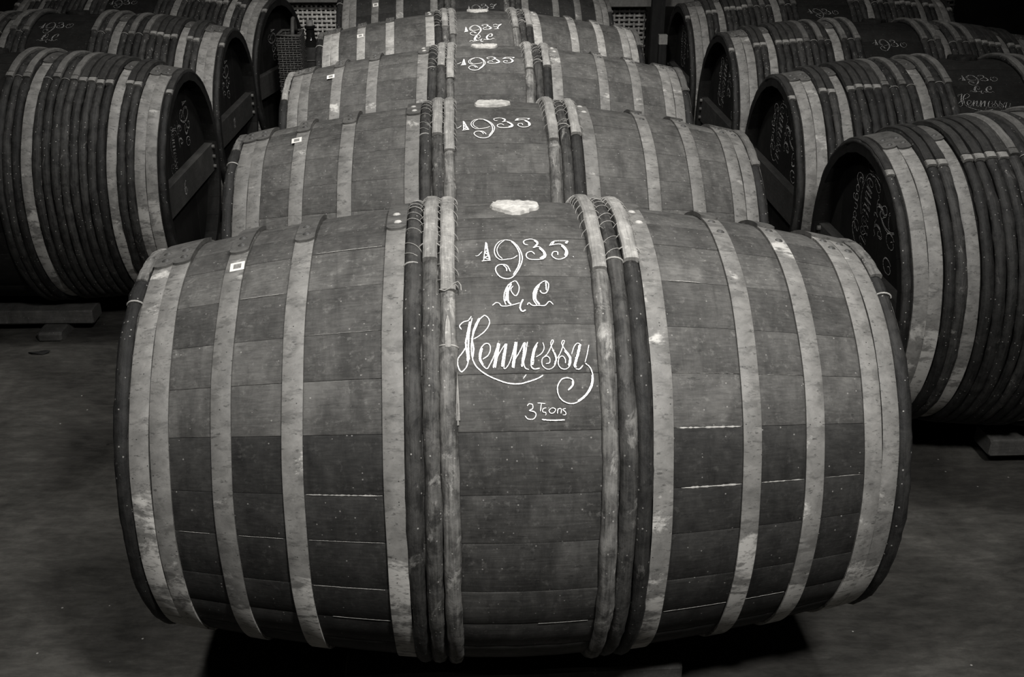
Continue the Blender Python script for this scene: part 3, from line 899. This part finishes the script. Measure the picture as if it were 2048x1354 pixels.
# ------------------------------------------------------------------ side rows
LEFT = [(-1.8407, 3.9282, -0.0008, 0.0139, -0.019), (-1.8948, 4.9201, -0.0015, 0.0102, -0.0197), (-1.8485, 5.90, 0.0151, -0.1466, -0.006)]
RIGHT = [(1.6644, 2.9529, -0.0044, 0.0436, 0.0296), (1.6387, 3.9461, -0.0384, 0.0382, -0.0016), (1.6033, 4.8936, -0.0431, 0.0338, -0.0156), (1.5728, 5.8382, -0.0146, 0.0341, 0.0225)]
LL = ['nearest dark cask of the left row, 6 chalked on its head bar', 'left row cask chalked 1930 and G C on its black belly', 'rearmost cask of the left row, beside the slim wicker basket']
RL = ['nearest dark cask of the right row, 1900 chalked on its head', 'right row cask chalked 1930, G C and long script on its belly', 'right row cask with only 1930 on its black belly, third back', 'rearmost right row cask, fourth back beside the dark post']
L = [side_cask(i, LL[i], LEFT[i], 1, 'left row of casks') for i in range(3)]
Rr = [side_cask(10 + i, RL[i], RIGHT[i], -1, 'right row of casks') for i in range(4)]
def belly(c_, dst, words, wk=0.62):
    for nm, wd in words:
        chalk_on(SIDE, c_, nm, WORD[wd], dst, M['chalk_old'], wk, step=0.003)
belly(L[1], [(-0.105, 111.0), (0.042, 106.3), (-0.0650, 117.4)], [('chalk_year', 'year30'), ('chalk_initials', 'initials')])
belly(L[2], [(-0.125, 121.6), (0.025, 118.1), (-0.075, 126.0)], [('chalk_year', 'year30')])
belly(Rr[1], [(-0.09, 112.0), (0.047, 110.3), (-0.0500, 117.0)], [('chalk_year', 'year30'), ('chalk_initials', 'initials'), ('chalk_name', 'name')])
belly(Rr[2], [(-0.08, 118.3), (0.068, 117.0), (-0.036, 124.6)], [('chalk_year', 'year30')])
belly(Rr[3], [(-0.082, 123.4), (0.067, 122.3), (-0.022, 129.0)], [('chalk_year', 'year30')])
belly(L[0], [(-0.09, 108.0), (0.05, 106.0), (-0.05, 114.0)], [('chalk_year', 'year30')])
belly(Rr[0], [(-0.09, 108.0), (0.05, 106.0), (-0.05, 114.0)], [('chalk_year', 'year30')])
sY, sI, sN, s0 = strokes(WORD['year30'][1:]), strokes(WORD['initials']), strokes(WORD['name']), strokes(WORD['year30'][1:3] + ['zero'])
zz = strokes(['zero'])
s00 = strokes(['one', 'nine']) + [(w, [(x - 0.055, y) for x, y in P]) for w, P in zz] + zz
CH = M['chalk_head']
def head_text(c_, s, lines):
    for nm, st, n0, z0, ln, k_ in lines:
        chalk_head(SIDE, s, c_, nm, st, n0, z0, ln, CH, k_)
head_text(L[0], 1, [('chalk_year', sY, 0.105, 0.265, 0.17, 0.9), ('chalk_initials', sI, 0.02, 0.215, 0.10, 0.8), ('chalk_name', sN, -0.075, 0.21, 0.17, 0.6)])
head_text(L[1], 1, [('chalk_year', sY, 0.0, 0.26, 0.17, 0.9), ('chalk_initials', sI, -0.06, 0.19, 0.08, 0.8)])
head_text(L[2], 1, [('chalk_year', sY, 0.0, 0.24, 0.16, 0.9)])
for c_ in Rr[:1]:
    head_text(c_, -1, [('chalk_year', s00, -0.12, 0.265, 0.20, 0.9)])
for c_ in Rr[1:]:
    head_text(c_, -1, [('chalk_year', sY, -0.14, 0.255, 0.20, 0.9)])
for c_ in Rr:
    head_text(c_, -1, [('chalk_initials', sI, -0.045, 0.25, 0.12, 0.8), ('chalk_name', sN, 0.055, 0.315, 0.25, 0.6), ('chalk_region', REGION, 0.135, 0.27, 0.17, 0.9)])
XB = (SIDE.hl - 0.05 + 0.036)
def bar_number(c_, st, n0, z0, h):
    mb = ribbon([(w * h, [(a * h, b * h) for a, b in P]) for w, P in st], lambda a, b, e: (XB + e, n0 + a, z0 + b), 0.002)
    mb.build('chalk_number', CH, c_[0], loc=c_[1])
bar_number(L[0], SIX, -0.10, -0.008, 0.022)
bar_number(L[1], ELEVEN, -0.06, -0.008, 0.022)

# ------------------------------------------------------------------ timber cradles under the casks
def cradle(label, pose, sh, mid, side, bx=0.2, group=None):
    cx, cy, dz, yaw = pose
    t = thing('timber_cradle', label, 'cradle', (cx, cy, 0), (0, 0, yaw), group)
    out = sh.rad(0.17) + (0.0129 if mid else 0.0178)
    top = FLOOR + dz - math.sqrt(out * out - 0.12 ** 2) - 0.0075
    x0, x1 = side
    for s in (-1, 1):
        y0, y1 = sorted((s * 0.12, s * 0.225))
        b = MB().box(x0, x1, y0, y1, top - 0.056, top, 0.0022, 0.006, 7)
        b.build('beam', M['beam'], t)
        for x in ((x0 + 0.12, bx) if bx > 0 else (bx, x1 - 0.12)):
            y0, y1 = sorted((s * 0.11, s * 0.30))
            k_ = MB().box(x - 0.045, x + 0.045, y0, y1, 0.0, top - 0.0575, 0.002, 0.008)
            k_.build('block', M['beam'], t)
    return t
CT = ['timber cradle under the big foreground cask', 'cradle under the second cask of the centre row', 'cradle under the third cask of the centre row', 'cradle under the centre cask with bright hoops', 'cradle under the darkest centre row cask']
for i in range(5):
    cradle(CT[i], (*CENTRE[i][:2], CENTRE[i][3], CENTRE[i][2]), MAIN, True, (-0.36, 0.355), group='cask cradles')
LT = ['beam and block cradle on the open floor under the left row', 'cradle under the middle cask of the left row', 'cradle under the rearmost cask of the left row']
for i in range(3):
    cradle(LT[i], (*LEFT[i][:2], LEFT[i][2], LEFT[i][3]), SIDE, False, (-0.45, 0.283), 0.14, group='cask cradles')
RT = ['blunt ended beam cradle under the nearest right row cask', 'cradle under the second cask of the right row', 'cradle under the third cask of the right row', 'cradle under the rearmost right row cask']
for i in range(4):
    cradle(RT[i], (*RIGHT[i][:2], RIGHT[i][2], RIGHT[i][3]), SIDE, False, (-0.27, 0.45), -0.03, group='cask cradles')

# ------------------------------------------------------------------ the far end: posts, rail, wicker, bottles
def post(label, x, y, w):
    t = MB().box(-w / 2, w / 2, -w / 2, w / 2, 0, HC, 0.002)
    o = t.build('timber_post', M['dark_timber'], loc=(x, y, 0))
    o['label'], o['category'], o['group'] = label, 'post', 'dark posts at the far end'
post('dark upright post behind the left end of the last centre cask', -0.94, 6.78, 0.075)
post('black upright post right of the last centre cask', 0.885, 6.62, 0.075)
rl = MB().box(-2.2, -0.985, -0.03, 0.03, -0.1, 0.1, 0.001, 0.004, 6)
o = rl.build('timber_rail', M['rail'], loc=(0, 6.86, FLOOR + 0.252 + 0.1))
o['label'], o['category'] = 'brown timber rail over the left wicker hamper', 'rail'
rl = MB().box(-0.895, 2.4, -0.03, 0.03, -0.1, 0.1, 0.001, 0.004, 6)
o = rl.build('timber_rail', M['rail'], loc=(0, 6.86, FLOOR + 0.222 + 0.1))
o['label'], o['category'] = 'brown timber rail to the right, behind the black post', 'rail'
def rail_post(label, x):
    t = MB().box(-0.05, 0.05, -0.05, 0.05, 0, FLOOR + 0.2 if x > 0 else FLOOR + 0.25, 0.002)
    o = t.build('rail_leg', M['dark_timber'], loc=(x, 6.86, 0))
    o['label'], o['category'], o['group'] = label, 'post', 'short legs of the rail'
rail_post('short dark leg at the left end of the brown rail', -2.1)
rail_post('short dark leg at the right end of the brown rail', 2.3)

def weave_wall(mb, p0, p1, z0, z1, pitch, row, rad, amp):
    d = Vector((p1[0] - p0[0], p1[1] - p0[1], 0))
    ln = d.length
    d.normalize()
    nrm = Vector((d.y, -d.x, 0))
    n = max(2, round(ln / pitch))
    for i in range(n + 1):
        q = Vector((p0[0], p0[1], 0)) + d * (ln * i / n)
        mb.tube([(q.x, q.y, z0), (q.x, q.y, z1)], rad * 0.8, 5)
    m = int((z1 - z0) / row)
    for j in range(m):
        z = z0 + (j + 0.5) * row
        pts = []
        for i in range(2 * n + 1):
            s_ = math.sin(PI * (i / 2 + j)) if i % 2 == 0 else 0
            s_ = (1 if (i // 2 + j) % 2 else -1) if i % 2 == 0 else 0
            q = Vector((p0[0], p0[1], 0)) + d * (ln * i / (2 * n)) + nrm * (amp * s_)
            pts.append((q.x, q.y, z))
        mb.tube(pts, rad, 5)
def hamper(name, label, x0, x1, y0, y1, z1, pitch, row, rad, amp, mat, rot=0.0, group='wicker hampers at the far end'):
    cx, cy = (x0 + x1) / 2, (y0 + y1) / 2
    t = thing(name, label, 'basket', (cx, cy, 0), (0, 0, rot), group)
    hx, hy = (x1 - x0) / 2, (y1 - y0) / 2
    cor = [(-hx, -hy), (hx, -hy), (hx, hy), (-hx, hy)]
    w = MB()
    for i in range(4):
        weave_wall(w, cor[i], cor[(i + 1) % 4], 0.015, z1, pitch, row, rad, amp)
    w.build('weave', M[mat], t, 'all', kind='stuff')
    for nm, z in (('base_hoop', 0.012), ('rim', z1 + 0.004)):
        r_ = MB().tube([(a, b, z) for a, b in cor], rad * 1.9, 7, closed=True)
        r_.build(nm, M[mat], t, 'all')
    b = MB().box(-hx + 0.01, hx - 0.01, -hy + 0.012, hy - 0.012, 0.01, z1 - 0.02)
    b.build('lining', M['plasterwall'], t)
    return t
hamper('wicker_hamper', 'pale open weave hamper under the brown rail, left', -1.43, -1.0, 6.925, 7.35, 0.86, 0.029, 0.025, 0.0088, 0.011, 'wicker')
hamper('wicker_hamper', 'pale open weave hamper glimpsed beside the black post', 0.60, 0.845, 6.925, 7.3, 0.84, 0.030, 0.026, 0.009, 0.011, 'wicker_mid')
hamper('wicker_hamper', 'faint wicker hamper in the dark beyond the right row', 2.25, 2.75, 6.95, 7.35, 0.885, 0.031, 0.027, 0.006, 0.009, 'wicker_dark')
bk = hamper('wicker_basket', 'slim tall brown wicker basket standing in the left aisle', -1.145, -1.035, 5.52, 5.70, 0.80, 0.018, 0.011, 0.0038, 0.005, 'wicker_dark', 0.05, 'slim baskets in the aisle')
hd = MB()
hd.tube([(0.02 + 0.0 * i, -0.07 + 0.014 * i, 0.80 + 0.075 * math.sin(PI * i / 10)) for i in range(11)], 0.010, 7)
hd.build('handle', M['wicker_dark'], bk, 'all')
# dark glass demijohn on an upturned box beside the basket
bx = thing('wooden_box', 'dark wooden box under the demijohn in the left aisle', 'box', (-1.03, 5.90, 0))
for x in (-0.085, 0.085):
    MB().box(x - 0.008, x + 0.008, -0.085, 0.085, 0, 0.465, 0.001).build('side_panel', M['dark_timber'], bx)
for y in (-0.078, 0.078):
    MB().box(-0.0765, 0.0765, y - 0.007, y + 0.007, 0, 0.465, 0.001).build('side_panel', M['dark_timber'], bx)
MB().box(-0.095, 0.095, -0.09, 0.09, 0.4665, 0.48, 0.0005).build('top', M['dark_timber'], bx)
dj = thing('demijohn', 'wicker jacketed demijohn with dark neck beside the slim wicker basket', 'bottle', (-1.04, 5.90, 0.4815))
prof = [(0.0, 0.0), (0.065, 0.002), (0.08, 0.03), (0.084, 0.12), (0.08, 0.17), (0.06, 0.215), (0.034, 0.24), (0.026, 0.255), (0.024, 0.30), (0.031, 0.303), (0.031, 0.318), (0.0, 0.318)]
jb = MB()
n = 24
rings = [[(max(r_, 0.0005) * math.cos(2 * PI * i / n), max(r_, 0.0005) * math.sin(2 * PI * i / n), z) for i in range(n)] for r_, z in prof]
jb.loft(rings)
jb.build('body', M['glass'], dj, 40)
jk = MB()
jk.loft([[(r_ * math.cos(2 * PI * i / n), r_ * math.sin(2 * PI * i / n), z) for i in range(n)] for r_, z in [(0.068, -0.0002), (0.0835, 0.03), (0.0875, 0.12), (0.0835, 0.17), (0.064, 0.214)]], caps=False)
jk.build('wicker_jacket', M['jacket'], dj, 40)
jb = MB().tube([(0, 0, 0.3185), (0, 0, 0.345)], 0.02, 12)
jb.build('stopper', M['cut'], dj)
jb = MB().tube([(0.0875 * math.cos(a), 0.0875 * math.sin(a), 0.15) for a in np.linspace(0, 2 * PI, 24, endpoint=False)], 0.005, 5, closed=True)
jb.build('band', M['wicker_dark'], dj, 'all')
dj.scale = (0.9, 0.9, 1.0)
# stake with its lit top painted pale, left of the rearmost right cask
st = thing('wooden_stake', 'dark stake with its lit top painted pale by the black post', 'stake', (0.845, 6.05, 0))
MB().box(-0.022, 0.022, -0.022, 0.022, 0, FLOOR + 0.13, 0.001, 0.003, 4).build('shaft', M['dark_timber'], st)
MB().box(-0.0225, 0.0225, -0.0225, 0.0225, FLOOR + 0.1305, FLOOR + 0.18, 0.001).build('lit_top', M['cut'], st)
# a dead leaf on the floor by the left cradle
lf = MB()
lv = [(0.035 * math.cos(a) * (1 + 0.3 * math.sin(3 * a)), 0.016 * math.sin(a) * (1 + 0.4 * math.cos(2 * a)), 0.004 + 0.004 * math.sin(2 * a)) for a in np.linspace(0, 2 * PI, 14, endpoint=False)]
lf.loft([lv, [(x, y, z + 0.0015) for x, y, z in lv]])
o = lf.build('dead_leaf', M['dark_timber'], loc=(-1.70, 3.53, 0.0002))
o['label'], o['category'] = 'small dark dead leaf on the floor before the left beam', 'leaf'
